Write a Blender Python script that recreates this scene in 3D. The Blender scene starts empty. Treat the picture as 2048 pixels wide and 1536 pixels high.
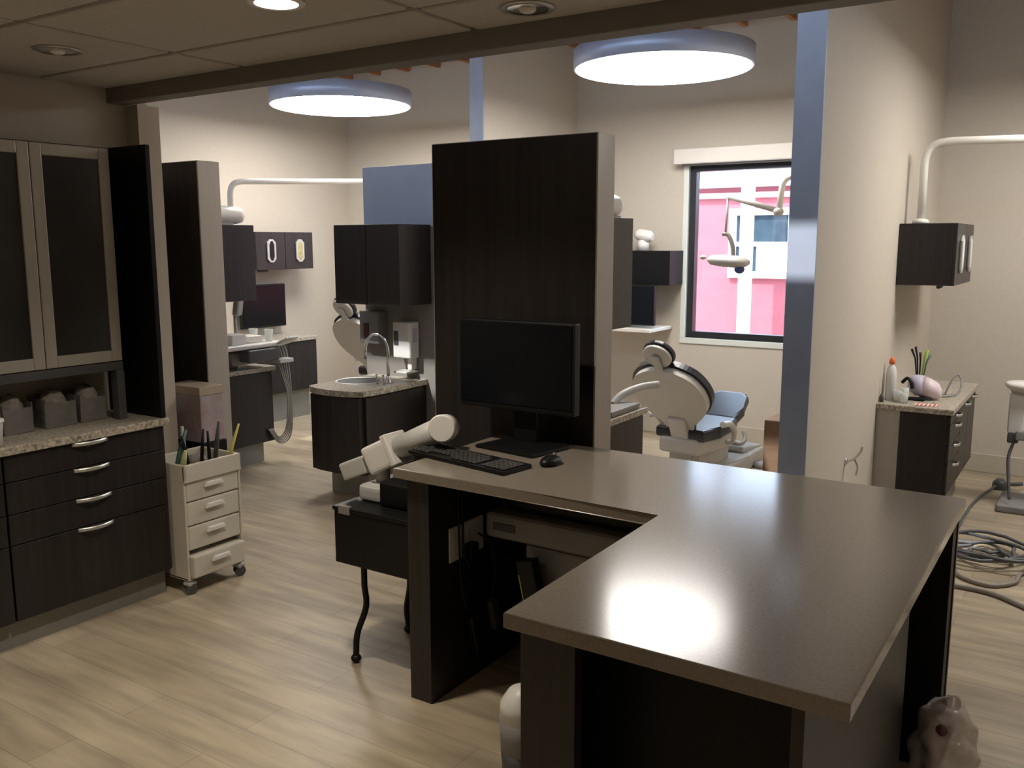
import bpy, bmesh, math, random
from mathutils import Vector, Matrix
random.seed(7)
S = bpy.context.scene
COL = S.collection
PI = math.pi

# ------------------------------------------------------------------ camera
cam_d = bpy.data.cameras.new('camera')
cam_d.sensor_fit = 'HORIZONTAL'; cam_d.sensor_width = 36.0
cam_d.lens = 1803.85 / 2048 * 36.0
cam_d.clip_start = 0.05; cam_d.clip_end = 200
cam = bpy.data.objects.new('camera', cam_d); COL.objects.link(cam)
yaw, pit, rol = 0.579638, 0.155968, -0.001267
f = Vector((-math.sin(yaw)*math.cos(pit), math.cos(yaw)*math.cos(pit), -math.sin(pit)))
r = Vector((math.cos(yaw), math.sin(yaw), 0)); u = r.cross(f)
r2 = r*math.cos(rol) + u*math.sin(rol); u2 = -r*math.sin(rol) + u*math.cos(rol)
M = Matrix(((r2.x, u2.x, -f.x, 0), (r2.y, u2.y, -f.y, 0), (r2.z, u2.z, -f.z, 1.72), (0, 0, 0, 1)))
cam.matrix_world = M
S.camera = cam

# ------------------------------------------------------------------ world, sun, exposure
W = bpy.data.worlds.new('sky'); S.world = W; W.use_nodes = True
bg = W.node_tree.nodes['Background']
bg.inputs[0].default_value = (0.66, 0.80, 1.0, 1); bg.inputs[1].default_value = 6.5
sun_d = bpy.data.lights.new('sun', 'SUN'); sun_d.energy = 6.0; sun_d.angle = 0.02; sun_d.color = (1, .95, .9)
sun = bpy.data.objects.new('sun', sun_d); COL.objects.link(sun)
sun.rotation_euler = (math.radians(42), 0, math.radians(-20)); sun.location = (0, 0, 12)
DISC_POWER = 18.0
DOWN_WATTS = 85.0
S.view_settings.view_transform = 'Standard'; S.view_settings.look = 'None'
S.view_settings.gamma = 1; S.view_settings.use_curve_mapping = False
S.view_settings.exposure = 0.24

# ------------------------------------------------------------------ materials
def mat(name, col, rough=.6, metal=0, spec=.5, noise=None, col2=None, nscale=(8, 8, 8), bump=0, coat=0, emit=None, trans=0, alpha=1):
    m = bpy.data.materials.new(name); m.use_nodes = True
    nt = m.node_tree; b = nt.nodes['Principled BSDF']
    b.inputs['Base Color'].default_value = (*col, 1)
    b.inputs['Roughness'].default_value = rough
    b.inputs['Metallic'].default_value = metal
    b.inputs['Specular IOR Level'].default_value = spec
    b.inputs['Coat Weight'].default_value = coat
    b.inputs['Transmission Weight'].default_value = trans
    b.inputs['Alpha'].default_value = alpha
    if emit:
        b.inputs['Emission Color'].default_value = (*emit[0], 1); b.inputs['Emission Strength'].default_value = emit[1]
    tc = nt.nodes.new('ShaderNodeTexCoord'); mp = nt.nodes.new('ShaderNodeMapping')
    mp.inputs['Scale'].default_value = nscale
    nt.links.new(tc.outputs['Object'], mp.inputs[0])
    n = nt.nodes.new('ShaderNodeTexNoise'); n.inputs['Scale'].default_value = 1.0; n.inputs['Detail'].default_value = 4
    nt.links.new(mp.outputs[0], n.inputs[0])
    if noise or col2:
        c2 = col2 or tuple(min(1, c*(1+noise)) for c in col)
        c1 = col if col2 else tuple(c*(1-noise) for c in col)
        rp = nt.nodes.new('ShaderNodeValToRGB')
        rp.color_ramp.elements[0].position = .35; rp.color_ramp.elements[1].position = .65
        rp.color_ramp.elements[0].color = (*c1, 1); rp.color_ramp.elements[1].color = (*c2, 1)
        nt.links.new(n.outputs[0], rp.inputs[0]); nt.links.new(rp.outputs[0], b.inputs['Base Color'])
    if bump:
        bp = nt.nodes.new('ShaderNodeBump'); bp.inputs['Strength'].default_value = bump; bp.inputs['Distance'].default_value = .003
        nt.links.new(n.outputs[0], bp.inputs['Height']); nt.links.new(bp.outputs[0], b.inputs['Normal'])
    return m

M_wall = mat('beige_paint', (.56, .505, .425), .75, noise=.02, nscale=(40, 40, 40), bump=.05)
M_ceil = mat('acoustic_tile', (.50, .475, .45), .9, noise=.05, nscale=(90, 90, 90), bump=.2)
M_deck = mat('white_deck', (.55, .52, .48), .85, noise=.03)
M_beam = mat('taupe_paint', (.20, .188, .172), .7, noise=.03)
M_cap = mat('daylight_tinted_grey_panel', (.40, .445, .55), .45, noise=.03)  # grey caps and panel, bluish daylight cast put into the base colour
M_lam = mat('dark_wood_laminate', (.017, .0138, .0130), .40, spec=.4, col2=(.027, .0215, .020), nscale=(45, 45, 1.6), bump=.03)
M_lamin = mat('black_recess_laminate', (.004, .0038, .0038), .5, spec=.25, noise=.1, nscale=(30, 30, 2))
M_edge = mat('grey_metal_edge', (.44, .41, .36), .42, .35, noise=.03, nscale=(60, 60, 2))
M_kick = mat('grey_toe_kick', (.26, .25, .225), .5, .2, noise=.05)
M_steel = mat('brushed_steel', (.62, .62, .60), .4, .85, noise=.05, nscale=(3, 80, 80))
M_chrome = mat('chrome', (.75, .75, .76), .12, 1, noise=.02)
M_gran = mat('speckled_granite', (.20, .175, .14), .3, col2=(.60, .54, .44), nscale=(70, 70, 70))
M_desk = mat('taupe_solid_surface', (.20, .172, .140), .17, col2=(.235, .202, .165), nscale=(130, 130, 130), spec=.35)
M_white = mat('white_plastic', (.74, .72, .68), .4, noise=.02)
M_wmetal = mat('white_enamel', (.60, .56, .48), .38, noise=.02)
M_pole = mat('white_pole_enamel', (.82, .79, .72), .3, noise=.01)
M_grey = mat('grey_plastic', (.24, .23, .225), .5, noise=.05)
M_dgrey = mat('dark_grey_plastic', (.07, .07, .072), .45, noise=.06)
M_black = mat('black_plastic', (.005, .005, .0055), .45, spec=.3, noise=.1)
M_key = mat('black_key_plastic', (.03, .028, .026), .5, noise=.1)
M_screen = mat('dark_screen_glass', (.004, .005, .007), .22, spec=.2, noise=.05)
M_vinyl = mat('black_vinyl', (.014, .016, .021), .3, spec=.5, noise=.1, nscale=(60, 60, 60), bump=.1)
M_wshell = mat('warm_white_shell', (.50, .475, .44), .4, noise=.02)
M_tray = mat('pale_grey_plastic', (.48, .48, .46), .45, noise=.03)
M_frame = mat('black_window_frame', (.03, .03, .034), .4, .3, noise=.05)
M_sill = mat('pale_window_trim', (.70, .74, .68), .5, noise=.02)
M_blind = mat('white_blind_box', (.72, .68, .62), .5, noise=.02)
M_red = mat('red_siding', (.46, .125, .145), .8, noise=.06, nscale=(2, 2, 6))
M_pave = mat('pale_paving', (.35, .35, .34), .85, noise=.06)
M_extw = mat('white_exterior_trim', (.9, .9, .9), .7, noise=.02)
M_extg = mat('blue_window_glass', (.05, .08, .10), .1, spec=.8, noise=.1)
M_base = mat('baseboard_vinyl', (.50, .45, .36), .5, noise=.03)
M_joist = mat('orange_brown_timber', (.36, .16, .07), .7, col2=(.46, .22, .10), nscale=(30, 2, 30))
M_card = mat('brown_cardboard', (.21, .125, .075), .8, noise=.06, nscale=(4, 4, 60))
M_carton = mat('pinkish_printed_carton', (.36, .26, .24), .6, col2=(.42, .38, .42), nscale=(9, 9, 9))
M_rub = mat('grey_rubber_hose', (.10, .105, .11), .5, noise=.06)
M_hose = mat('beige_grey_hose', (.26, .23, .20), .5, noise=.06)
M_orange = mat('orange_cap_plastic', (.75, .16, .03), .4, noise=.03)
M_lilac = mat('lilac_plastic', (.50, .46, .58), .45, noise=.04)
M_pink = mat('pale_pink_plastic', (.68, .56, .58), .45, noise=.04)
M_green = mat('lime_green_plastic', (.30, .55, .06), .5, noise=.05)
M_teal = mat('teal_green_plastic', (.07, .16, .13), .5, noise=.05)
M_olive = mat('yellow_green_foam', (.40, .38, .16), .7, noise=.2, nscale=(30, 30, 30))
M_yell = mat('yellow_plastic', (.65, .60, .12), .5, noise=.05)
M_gauze = mat('crumpled_gauze', (.33, .29, .275), .85, noise=.25, nscale=(35, 35, 35), bump=.5)
M_bin = mat('smoky_clear_plastic', (.30, .28, .27), .3, noise=.05, alpha=.45)
M_cup = mat('clear_cup_plastic', (.72, .75, .70), .15, noise=.02, alpha=.5)
M_film = mat('crinkled_clear_film', (.50, .43, .38), .2, noise=.15, nscale=(14, 14, 14), bump=.6, alpha=.55)
M_bagin = mat('dark_maroon_packets', (.09, .03, .03), .6, noise=.2)
M_strip = None

def stripes(name, a, b2, scale):
    m = mat(name, a, .6, noise=.01)
    nt = m.node_tree; b = nt.nodes['Principled BSDF']
    w = nt.nodes.new('ShaderNodeTexWave'); w.inputs['Scale'].default_value = scale; w.bands_direction = 'X'
    tc = nt.nodes.new('ShaderNodeTexCoord'); nt.links.new(tc.outputs['Object'], w.inputs[0])
    rp = nt.nodes.new('ShaderNodeValToRGB'); rp.color_ramp.interpolation = 'CONSTANT'
    rp.color_ramp.elements[0].color = (*a, 1); rp.color_ramp.elements[1].color = (*b2, 1); rp.color_ramp.elements[1].position = .5
    nt.links.new(w.outputs[0], rp.inputs[0]); nt.links.new(rp.outputs[0], b.inputs['Base Color'])
    return m
M_strip = stripes('red_white_stripes', (.6, .10, .07), (.8, .75, .68), 14)

def m_floor():
    m = bpy.data.materials.new('pale_plank_vinyl'); m.use_nodes = True
    nt = m.node_tree; b = nt.nodes['Principled BSDF']; N = nt.nodes.new; L = nt.links.new
    tc = N('ShaderNodeTexCoord')
    br = N('ShaderNodeTexBrick'); br.inputs['Scale'].default_value = 1
    br.inputs['Brick Width'].default_value = 1.22; br.inputs['Row Height'].default_value = .18
    br.inputs['Mortar Size'].default_value = .0012; br.inputs['Mortar Smooth'].default_value = .3
    br.inputs['Color1'].default_value = (.42, .355, .255, 1); br.inputs['Color2'].default_value = (.49, .42, .31, 1)
    br.inputs['Mortar'].default_value = (.22, .18, .14, 1); br.offset = .37
    L(tc.outputs['Object'], br.inputs[0])
    mp = N('ShaderNodeMapping'); mp.inputs['Scale'].default_value = (2.2, 16, 1); L(tc.outputs['Object'], mp.inputs[0])
    n = N('ShaderNodeTexNoise'); n.inputs['Scale'].default_value = 1; n.inputs['Detail'].default_value = 6; L(mp.outputs[0], n.inputs[0])
    mp2 = N('ShaderNodeMapping'); mp2.inputs['Scale'].default_value = (1.1, 3.2, 1); L(tc.outputs['Object'], mp2.inputs[0])
    n2 = N('ShaderNodeTexNoise'); n2.inputs['Scale'].default_value = 1; L(mp2.outputs[0], n2.inputs[0])
    rp = N('ShaderNodeValToRGB'); rp.color_ramp.elements[0].position = .3; rp.color_ramp.elements[1].position = .7
    rp.color_ramp.elements[0].color = (.70, .69, .69, 1); rp.color_ramp.elements[1].color = (1.12, 1.11, 1.08, 1)
    L(n.outputs[0], rp.inputs[0])
    rp2 = N('ShaderNodeValToRGB'); rp2.color_ramp.elements[0].position = .35; rp2.color_ramp.elements[1].position = .65
    rp2.color_ramp.elements[0].color = (.80, .78, .77, 1); rp2.color_ramp.elements[1].color = (1.06, 1.05, 1.03, 1)
    L(n2.outputs[0], rp2.inputs[0])
    mx = N('ShaderNodeMix'); mx.data_type = 'RGBA'; mx.blend_type = 'MULTIPLY'; mx.inputs[0].default_value = 1
    L(br.outputs[0], mx.inputs[6]); L(rp.outputs[0], mx.inputs[7])
    mx2 = N('ShaderNodeMix'); mx2.data_type = 'RGBA'; mx2.blend_type = 'MULTIPLY'; mx2.inputs[0].default_value = 1
    L(mx.outputs[2], mx2.inputs[6]); L(rp2.outputs[0], mx2.inputs[7])
    L(mx2.outputs[2], b.inputs['Base Color'])
    b.inputs['Roughness'].default_value = .38; b.inputs['Specular IOR Level'].default_value = .45
    return m
M_floor = m_floor()

def m_glass(name, tint=(1, 1, 1), rough=0, mixf=.12):
    m = bpy.data.materials.new(name); m.use_nodes = True; nt = m.node_tree
    for n in list(nt.nodes):
        if n.type != 'OUTPUT_MATERIAL': nt.nodes.remove(n)
    out = nt.nodes['Material Output']
    t = nt.nodes.new('ShaderNodeBsdfTransparent'); t.inputs[0].default_value = (*tint, 1)
    g = nt.nodes.new('ShaderNodeBsdfGlossy'); g.inputs['Roughness'].default_value = rough
    mx = nt.nodes.new('ShaderNodeMixShader'); mx.inputs[0].default_value = mixf
    nt.links.new(t.outputs[0], mx.inputs[1]); nt.links.new(g.outputs[0], mx.inputs[2]); nt.links.new(mx.outputs[0], out.inputs[0])
    return m
M_pane = m_glass('clear_pane', (.96, .98, 1), 0, .05)
M_smoke = mat('smoked_frosted_glass', (.030, .028, .027), .22, spec=.45, noise=.15, nscale=(3, 3, 3))

# ------------------------------------------------------------------ geometry helper
class G:
    def __init__(s): s.bm = bmesh.new(); s.smooth = []
    def _bev(s, vs, w, seg=2):
        es = list({e for v in vs for e in v.link_edges})
        if w > 0: bmesh.ops.bevel(s.bm, geom=es, offset=w, segments=seg, affect='EDGES', profile=.6, clamp_overlap=True)
    def box(s, a, b, bev=0, seg=2):
        a, b = [min(p, q) for p, q in zip(a, b)], [max(p, q) for p, q in zip(a, b)]
        c = [(p+q)/2 for p, q in zip(a, b)]; d = [q-p for p, q in zip(a, b)]
        vs = bmesh.ops.create_cube(s.bm, size=1, matrix=Matrix.Translation(c) @ Matrix.Diagonal((*d, 1)))['verts']
        s._bev(vs, bev, seg); return s
    def obox(s, c, d, rot, bev=0, seg=2):
        from mathutils import Euler
        mt = Matrix.Translation(c) @ Euler(rot).to_matrix().to_4x4() @ Matrix.Diagonal((*d, 1))
        vs = bmesh.ops.create_cube(s.bm, size=1, matrix=mt)['verts']; s._bev(vs, bev, seg); return s
    def ring(s, c, ax1, ax2, pts):
        return [s.bm.verts.new(c + ax1*p[0] + ax2*p[1]) for p in pts]
    def skin(s, rings, cap=True, closed=False):
        n = len(rings[0])
        pairs = list(zip(rings, rings[1:])) + ([(rings[-1], rings[0])] if closed else [])
        for a, b in pairs:
            for i in range(n):
                fc = s.bm.faces.new((a[i], a[(i+1) % n], b[(i+1) % n], b[i])); fc.smooth = True
        if cap and not closed:
            s.bm.faces.new(list(reversed(rings[0]))); s.bm.faces.new(rings[-1])
        return s
    def tube(s, pts, rad, n=10, cap=True):
        P = [Vector(p) for p in pts]; R = rad if isinstance(rad, (list, tuple)) else [rad]*len(P)
        t0 = (P[1]-P[0]).normalized(); up = Vector((0, 0, 1)) if abs(t0.z) < .9 else Vector((1, 0, 0))
        a = t0.cross(up).normalized(); rings = []
        for i, p in enumerate(P):
            t = (P[min(i+1, len(P)-1)] - P[max(i-1, 0)]).normalized()
            a = (a - t*a.dot(t)).normalized(); b = t.cross(a)
            rings.append(s.ring(p, a, b, [(math.cos(k*2*PI/n)*R[i], math.sin(k*2*PI/n)*R[i]) for k in range(n)]))
        return s.skin(rings, cap)
    def cyl(s, p0, p1, r0, r1=None, n=24):
        return s.tube([p0, p1], [r0, r0 if r1 is None else r1], n)
    def lathe(s, c, prof, n=32, axis=(0, 0, 1), cap=True):
        c = Vector(c); ax = Vector(axis).normalized()
        t = Vector((1, 0, 0)) if abs(ax.x) < .9 else Vector((0, 1, 0)); a = ax.cross(t).normalized(); b = ax.cross(a)
        rings = [s.ring(c+ax*h, a, b, [(math.cos(k*2*PI/n)*q, math.sin(k*2*PI/n)*q) for k in range(n)]) for q, h in prof]
        return s.skin(rings, cap)
    def ell(s, c, rad, rot=(0, 0, 0), seg=20):
        from mathutils import Euler
        mt = Matrix.Translation(c) @ Euler(rot).to_matrix().to_4x4() @ Matrix.Diagonal((*rad, 1))
        vs = bmesh.ops.create_uvsphere(s.bm, u_segments=seg, v_segments=seg//2, radius=1, matrix=mt)['verts']
        for v in vs:
            for fc in v.link_faces: fc.smooth = True
        return s
    def plate(s, pts, o, a, b, th, bev=0, seg=2):
        """outline pts in the plane (a,b) at o, extruded by th along a x b"""
        o, a, b = Vector(o), Vector(a).normalized(), Vector(b).normalized(); n = a.cross(b)
        v1 = [s.bm.verts.new(o+a*p[0]+b*p[1]) for p in pts]; v2 = [s.bm.verts.new(v.co+n*th) for v in v1]
        k = len(pts)
        f1 = s.bm.faces.new(list(reversed(v1))); f2 = s.bm.faces.new(v2)
        for i in range(k): s.bm.faces.new((v1[i], v1[(i+1) % k], v2[(i+1) % k], v2[i]))
        if bev:
            es = list(f1.edges)+list(f2.edges)
            bmesh.ops.bevel(s.bm, geom=es, offset=bev, segments=seg, affect='EDGES', profile=.6, clamp_overlap=True)
        return s
    def build(s, name, m, parent=None, label=None, smooth=False):
        me = bpy.data.meshes.new(name); bmesh.ops.recalc_face_normals(s.bm, faces=s.bm.faces)
        o = bpy.data.objects.new(name, me)
        if parent is not None:
            root = parent
            while root.parent: root = root.parent
            if not root.get('_local'):
                bmesh.ops.translate(s.bm, verts=s.bm.verts, vec=-Vector(root.location))
            o.parent = parent
        s.bm.to_mesh(me); s.bm.free()
        if smooth:
            for p in me.polygons: p.use_smooth = True
        me.materials.append(m); COL.objects.link(o)
        if label: o['label'] = label
        return o

def thing(name, label, cat, loc, group=None, rotz=0, local=False):
    o = bpy.data.objects.new(name, None); o.empty_display_size = .05; COL.objects.link(o)
    o.location = loc; o.rotation_euler = (0, 0, rotz); o['label'] = label; o['category'] = cat
    if group: o['group'] = group
    if local: LOCALS.append(o); o['_local'] = 1
    return o
LOCALS = []
def tag(o, label, cat, group=None):
    o['label'] = label; o['category'] = cat
    if group: o['group'] = group
    return o
def struct(o): o['kind'] = 'structure'; return o
def dup(root, loc, rotz, label):
    q = root.copy(); COL.objects.link(q); q.location = loc; q.rotation_euler = (0, 0, rotz); q['label'] = label
    for ch in list(root.children):
        c = ch.copy(); COL.objects.link(c); c.parent = q
        for g in list(ch.children):
            d = g.copy(); COL.objects.link(d); d.parent = c
    return q
def bez(p0, p1, p2, p3, n=14):
    P = [Vector(p) for p in (p0, p1, p2, p3)]
    return [P[0]*(1-t)**3+P[1]*3*t*(1-t)**2+P[2]*3*t*t*(1-t)+P[3]*t**3 for t in [i/n for i in range(n+1)]]
def cat_pts(pts, n=8):
    """smooth curve through points (Catmull-Rom)"""
    P = [Vector(p) for p in pts]; P = [P[0]*2-P[1]]+P+[P[-1]*2-P[-2]]; out = []
    for i in range(1, len(P)-2):
        for k in range(n):
            t = k/n
            out.append(.5*((2*P[i])+(P[i+1]-P[i-1])*t+(2*P[i-1]-5*P[i]+4*P[i+1]-P[i+2])*t*t+(3*P[i]-P[i-1]-3*P[i+1]+P[i+2])*t**3))
    out.append(P[-2]); return out

# ------------------------------------------------------------------ room shell
XL, XR, YB, YF, ZH = -7.05, 3.2, -3.2, 7.5, 3.66
struct(G().box((XL-.15, YB-.15, -.12), (XR+.15, YF+.15, 0)).build('floor', M_floor))
struct(G().box((-4.27, YB, 0), (-4.15, 2.83, 2.62)).build('wall_left', M_wall))
struct(G().box((XL-.12, 2.83, 0), (-4.05, 2.95, 2.39)).box((XL-.12, 2.83, 2.39), (-4.15, 2.95, 3.05))
       .box((XL-.12, 2.83, 3.45), (-4.15, 2.95, ZH)).box((XL-.12, 2.83, 3.05), (-6.9, 2.95, 3.45)).box((-4.3, 2.83, 3.05), (-4.15, 2.95, 3.45)).build('wall_stub', M_wall))
struct(G().box((XL-.12, 2.95, 0), (XL, YF+.15, ZH)).build('wall_left_bay', M_wall))
struct(G().box((-4.27, YB-.12, 0), (XR+.12, YB, 2.62)).build('wall_back', M_wall))
struct(G().box((XR, YB, 0), (XR+.12, YF+.15, ZH)).build('wall_right', M_wall))
# header beam that closes the low ceiling towards the high bays
struct(G().box((-4.15, 2.73, 2.39), (XR, 2.83, 2.62), .006).build('wall_header', M_beam))
struct(G().box((-4.15, 2.74, 2.62), (XR, 2.83, 3.05)).box((-4.15, 2.74, 3.45), (XR, 2.83, ZH)).box((-4.15, 2.74, 3.05), (-4.0, 2.83, 3.45))
       .box((-1.4, 2.74, 3.05), (-1.1, 2.83, 3.45)).box((1.5, 2.74, 3.05), (XR, 2.83, 3.45)).build('wall_upper_header', M_wall))
# far wall with its windows cut out
WX0, WX1, WZ0, WZ1 = -3.08, -1.86, .885, 2.375
LX0, LX1 = -5.86, -4.70
w = G()
for a, b in ((XL, LX0), (LX1, WX0), (WX1, 1.6)):
    w.box((a, YF, 0), (b, YF+.15, ZH))
for a, b in ((LX0, LX1), (WX0, WX1)):
    w.box((a, YF, 0), (b, YF+.15, WZ0)); w.box((a, YF, WZ1), (b, YF+.15, ZH))
w.box((1.6, YF, 0), (XR, YF+.15, ZH))
struct(w.build('wall_far', M_wall))
struct(G().box((-4.31, 6.0, 0), (-4.19, YF, ZH)).build('wall_divider_left', M_wall))
struct(G().box((-1.213, 4.15, 0), (-1.093, YF, ZH)).build('wall_divider_right', M_wall))
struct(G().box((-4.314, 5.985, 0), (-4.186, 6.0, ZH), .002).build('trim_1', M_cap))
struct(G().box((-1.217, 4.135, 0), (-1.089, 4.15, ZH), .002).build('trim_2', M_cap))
# low ceiling: drop tiles on a recessed grid
c = G(); c.box((-4.27, YB, 2.478), (XR, 2.79, 2.50))
gx = -3.16-1.22; 
while gx < XR:
    gy = 2.39-.61*10
    while gy < 2.73:
        x0, x1 = max(gx+.015, -4.15), min(gx+1.205, XR); y0, y1 = max(gy+.015, YB), min(gy+.595, 2.73)
        if x1 > x0+.02 and y1 > y0+.02: c.box((x0, y0, 2.46), (x1, y1, 2.479), .004, 1)
        gy += .61
    gx += 1.22
struct(c.build('ceiling', M_ceil))
struct(G().box((XL-.12, 2.70, ZH), (XR+.12, YF+.15, ZH+.12)).build('ceiling_high', M_deck))
jx = -6.993+.035; k = 3
while jx < XR-.1:
    struct(G().box((jx-.02, 2.84, 3.45), (jx+.02, YF-.005, ZH), .003, 1).build('trim_%d' % k, M_joist)); k += 1
    jx += .3935
# baseboards
for nm, a, b in (('baseboard_far', (XL, 7.485, 0), (-4.31, 7.5, .14)), ('baseboard_chair_bay', (-4.19, 7.485, 0), (-1.213, 7.5, .14)),
                 ('baseboard_right_bay', (-1.093, 7.485, 0), (XR, 7.5, .14)), ('baseboard_left_bay', (XL, 2.95, 0), (XL+.015, 7.485, .14)),
                 ('baseboard_divider_right', (-1.093, 4.15, 0), (-1.078, 5.6, .12)), ('baseboard_divider_left', (-4.19, 6.0, 0), (-4.175, 7.485, .12)),
                 ('baseboard_left', (-4.15, YB, 0), (-4.135, 1.0, .12))):
    struct(G().box(a, b, .003, 1).build(nm, M_base))

# windows
def window(n, x0, x1):
    t = bpy.data.objects.new('window_%d' % n, None); COL.objects.link(t); t.location = (x0, YF, WZ0); t['kind'] = 'structure'
    e = .055
    fr = G()
    fr.box((x0, YF+.03, WZ0), (x0+e, YF+.11, WZ1)).box((x1-e, YF+.03, WZ0), (x1, YF+.11, WZ1))
    fr.box((x0+e, YF+.03, WZ0), (x1-e, YF+.11, WZ0+e)).box((x0+e, YF+.03, WZ1-e), (x1-e, YF+.11, WZ1))
    fr.build('window_frame', M_frame, t)
    G().box((x0+e, YF+.07, WZ0+e), (x1-e, YF+.076, WZ1-e)).build('window_pane', M_pane, t)
    G().box((x0-.045, YF-.012, WZ0-.05), (x1+.045, YF+.03, WZ0), .004).box((x0-.045, YF-.012, WZ0), (x0, YF+.03, WZ1), .004)\
        .box((x1, YF-.012, WZ0), (x1+.045, YF+.03, WZ1), .004).build('window_sill', M_sill, t)
window(1, WX0, WX1); window(2, LX0, LX1)  # second window is unseen, added to bring bluish daylight into the left bay
# clerestory windows added above the low roof, unseen, to bring in bluish daylight
for n, x0, x1, yy in ((3, -6.9, -4.3, 2.83), (4, -4.0, -1.4, 2.75), (5, -1.1, 1.5, 2.75)):
    tw = bpy.data.objects.new('window_%d' % n, None); COL.objects.link(tw); tw.location = (x0, yy, 3.05); tw['kind'] = 'structure'
    G().box((x0, yy+.03, 3.05), (x0+.05, yy+.08, 3.45)).box((x1-.05, yy+.03, 3.05), (x1, yy+.08, 3.45))\
        .box((x0+.05, yy+.03, 3.05), (x1-.05, yy+.08, 3.10)).box((x0+.05, yy+.03, 3.40), (x1-.05, yy+.08, 3.45)).build('window_frame', M_frame, tw)
    G().box((x0+.05, yy+.05, 3.10), (x1-.05, yy+.056, 3.40)).build('window_pane', M_pane, tw)
bl = thing('roller_blind', 'white roller blind box above the window of the chair bay', 'blind', (-2.4, 7.42, WZ1), 'roller blind boxes')
G().box((-3.18, 7.38, WZ1), (-1.76, 7.497, WZ1+.125), .01).build('blind_box', M_blind, bl)
G().cyl((-3.12, 7.44, WZ1-.004), (-1.82, 7.44, WZ1-.004), .012, n=10).build('bottom_rail', M_grey, bl)

# ------------------------------------------------------------------ outside
struct(G().box((-16, YF+.15, -.3), (8, 30, -.12)).build('ground_outside', M_pave))
bld = thing('red_building', 'red building with white framed window seen through the window', 'building', (-4.5, 12, -.12))
G().box((-14, 12, -.12), (4, 14, 2.66)).build('wall', M_red, bld)
G().box((-14, 11.93, 2.30), (4, 12.0, 2.37)).box((-14, 11.85, 2.44), (4, 12.0, 2.68)).build('cornice', M_extw, bld)
G().box((-14.2, 11.75, 2.66), (4.2, 14.2, 2.75)).build('roof_edge', M_extw, bld)
wf = G()
wx0, wx1, wz0, wz1 = -4.22, -2.5, 1.33, 2.07
wf.box((wx0-.09, 11.93, wz0-.09), (wx1+.09, 12.01, wz0)).box((wx0-.09, 11.93, wz1), (wx1+.09, 12.01, wz1+.09))
wf.box((wx0-.09, 11.93, wz0), (wx0, 12.01, wz1)).box((wx1, 11.93, wz0), (wx1+.09, 12.01, wz1))
wf.box((wx0, 11.95, 1.66), (wx1, 12.01, 1.72)).box((-3.52, 11.95, wz0), (-3.42, 12.01, wz1))
wfo = wf.build('window_frame', M_extw, bld)
G().box((wx0, 11.985, wz0), (wx1, 11.995, wz1)).build('window_glass', M_extg, wfo)
G().box((-3.93, 11.955, 1.33), (-2.5, 11.98, 1.67)).build('window_blind', M_extw, wfo)
pst = thing('porch_post', 'white porch post standing before the red building', 'post', (-3.86, 11.3, -.12))
G().box((-3.92, 11.24, -.12), (-3.78, 11.38, 2.7), .01).build('shaft', M_extw, pst)
G().box((-3.96, 11.20, -.12), (-3.74, 11.42, .05), .01).build('plinth', M_extw, pst)

# ------------------------------------------------------------------ lamps
def m_emit(name, col, st):
    m = mat(name, (.9, .9, .9), .5, emit=(col, st), noise=.01); return m
M_disc = m_emit('lit_diffuser', (1, .955, .90), DISC_POWER)
M_dl = m_emit('lit_downlight_lens', (1, .90, .75), 14.0)
M_rim = mat('daylight_tinted_silver_rim', (.46, .53, .70), .38, .35, noise=.02)  # silver rim with the blue of the daylight put into its colour
def disc(x, y, label):
    t = thing('pendant_lamp', label, 'ceiling lamp', (x, y, 2.88), 'large round pendant lamps')
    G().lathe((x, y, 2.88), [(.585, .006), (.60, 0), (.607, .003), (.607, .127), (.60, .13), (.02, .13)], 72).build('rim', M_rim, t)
    G().lathe((x, y, 2.872), [(.10, 0), (.575, 0), (.588, .004), (.588, .012), (.1, .012)], 72).build('diffuser', M_disc, t)
    for a in (0, 2.09, 4.19):
        G().cyl((x+.42*math.cos(a), y+.42*math.sin(a), 3.005), (x+.06*math.cos(a), y+.06*math.sin(a), 3.42), .0025, n=6).build('suspension_cable', M_steel, t)
    cn = G().lathe((x, y, 3.40), [(.09, 0), (.10, .01), (.10, .26)], 24).build('canopy', M_white, t)
    G().obox((x-.10, y-.16, 3.03), (.05, .015, .07), (0, .35, .5), .004).build('cable_bracket', M_white, t)
disc(-5.66, 5.95, 'large round lit pendant lamp over the left bay')
disc(-2.64, 5.91, 'large round lit pendant lamp over the bay with the window')
disc(.45, 5.9, 'large round lit pendant lamp over the bay beyond the divider wall')

def downlight(x, y, lit, label, watts=None):
    t = thing('downlight', label, 'downlight', (x, y, 2.46), 'recessed downlights')
    G().lathe((x, y, 2.452), [(.068, .0), (.086, .0), (.090, .004), (.088, .008), (.069, .008)], 36, cap=False).build('trim_ring', M_white if lit else M_steel, t)
    if lit:
        G().lathe((x, y, 2.4525), [(.01, 0), (.068, 0), (.068, .006), (.01, .006)], 36).build('lens', M_dl, t)
        ld = bpy.data.lights.new('downlight_lamp', 'SPOT'); ld.energy = watts or DOWN_WATTS; ld.color = (1, .89, .74)
        ld.spot_size = math.radians(125); ld.spot_blend = .75; ld.shadow_soft_size = .06
        lo_ = bpy.data.objects.new('downlight_lamp', ld); COL.objects.link(lo_); lo_.parent = t; lo_.location = (0, 0, -.012)
    else:
        G().lathe((x, y, 2.4535), [(.066, 0), (.066, .004), (.012, .006)], 36).build('reflector', M_chrome, t)
        G().ell((x, y, 2.452), (.028, .028, .012)).build('bulb', M_white, t)
downlight(-2.229, 2.07, True, 'lit recessed downlight at the top edge above the black cart', 120)
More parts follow.
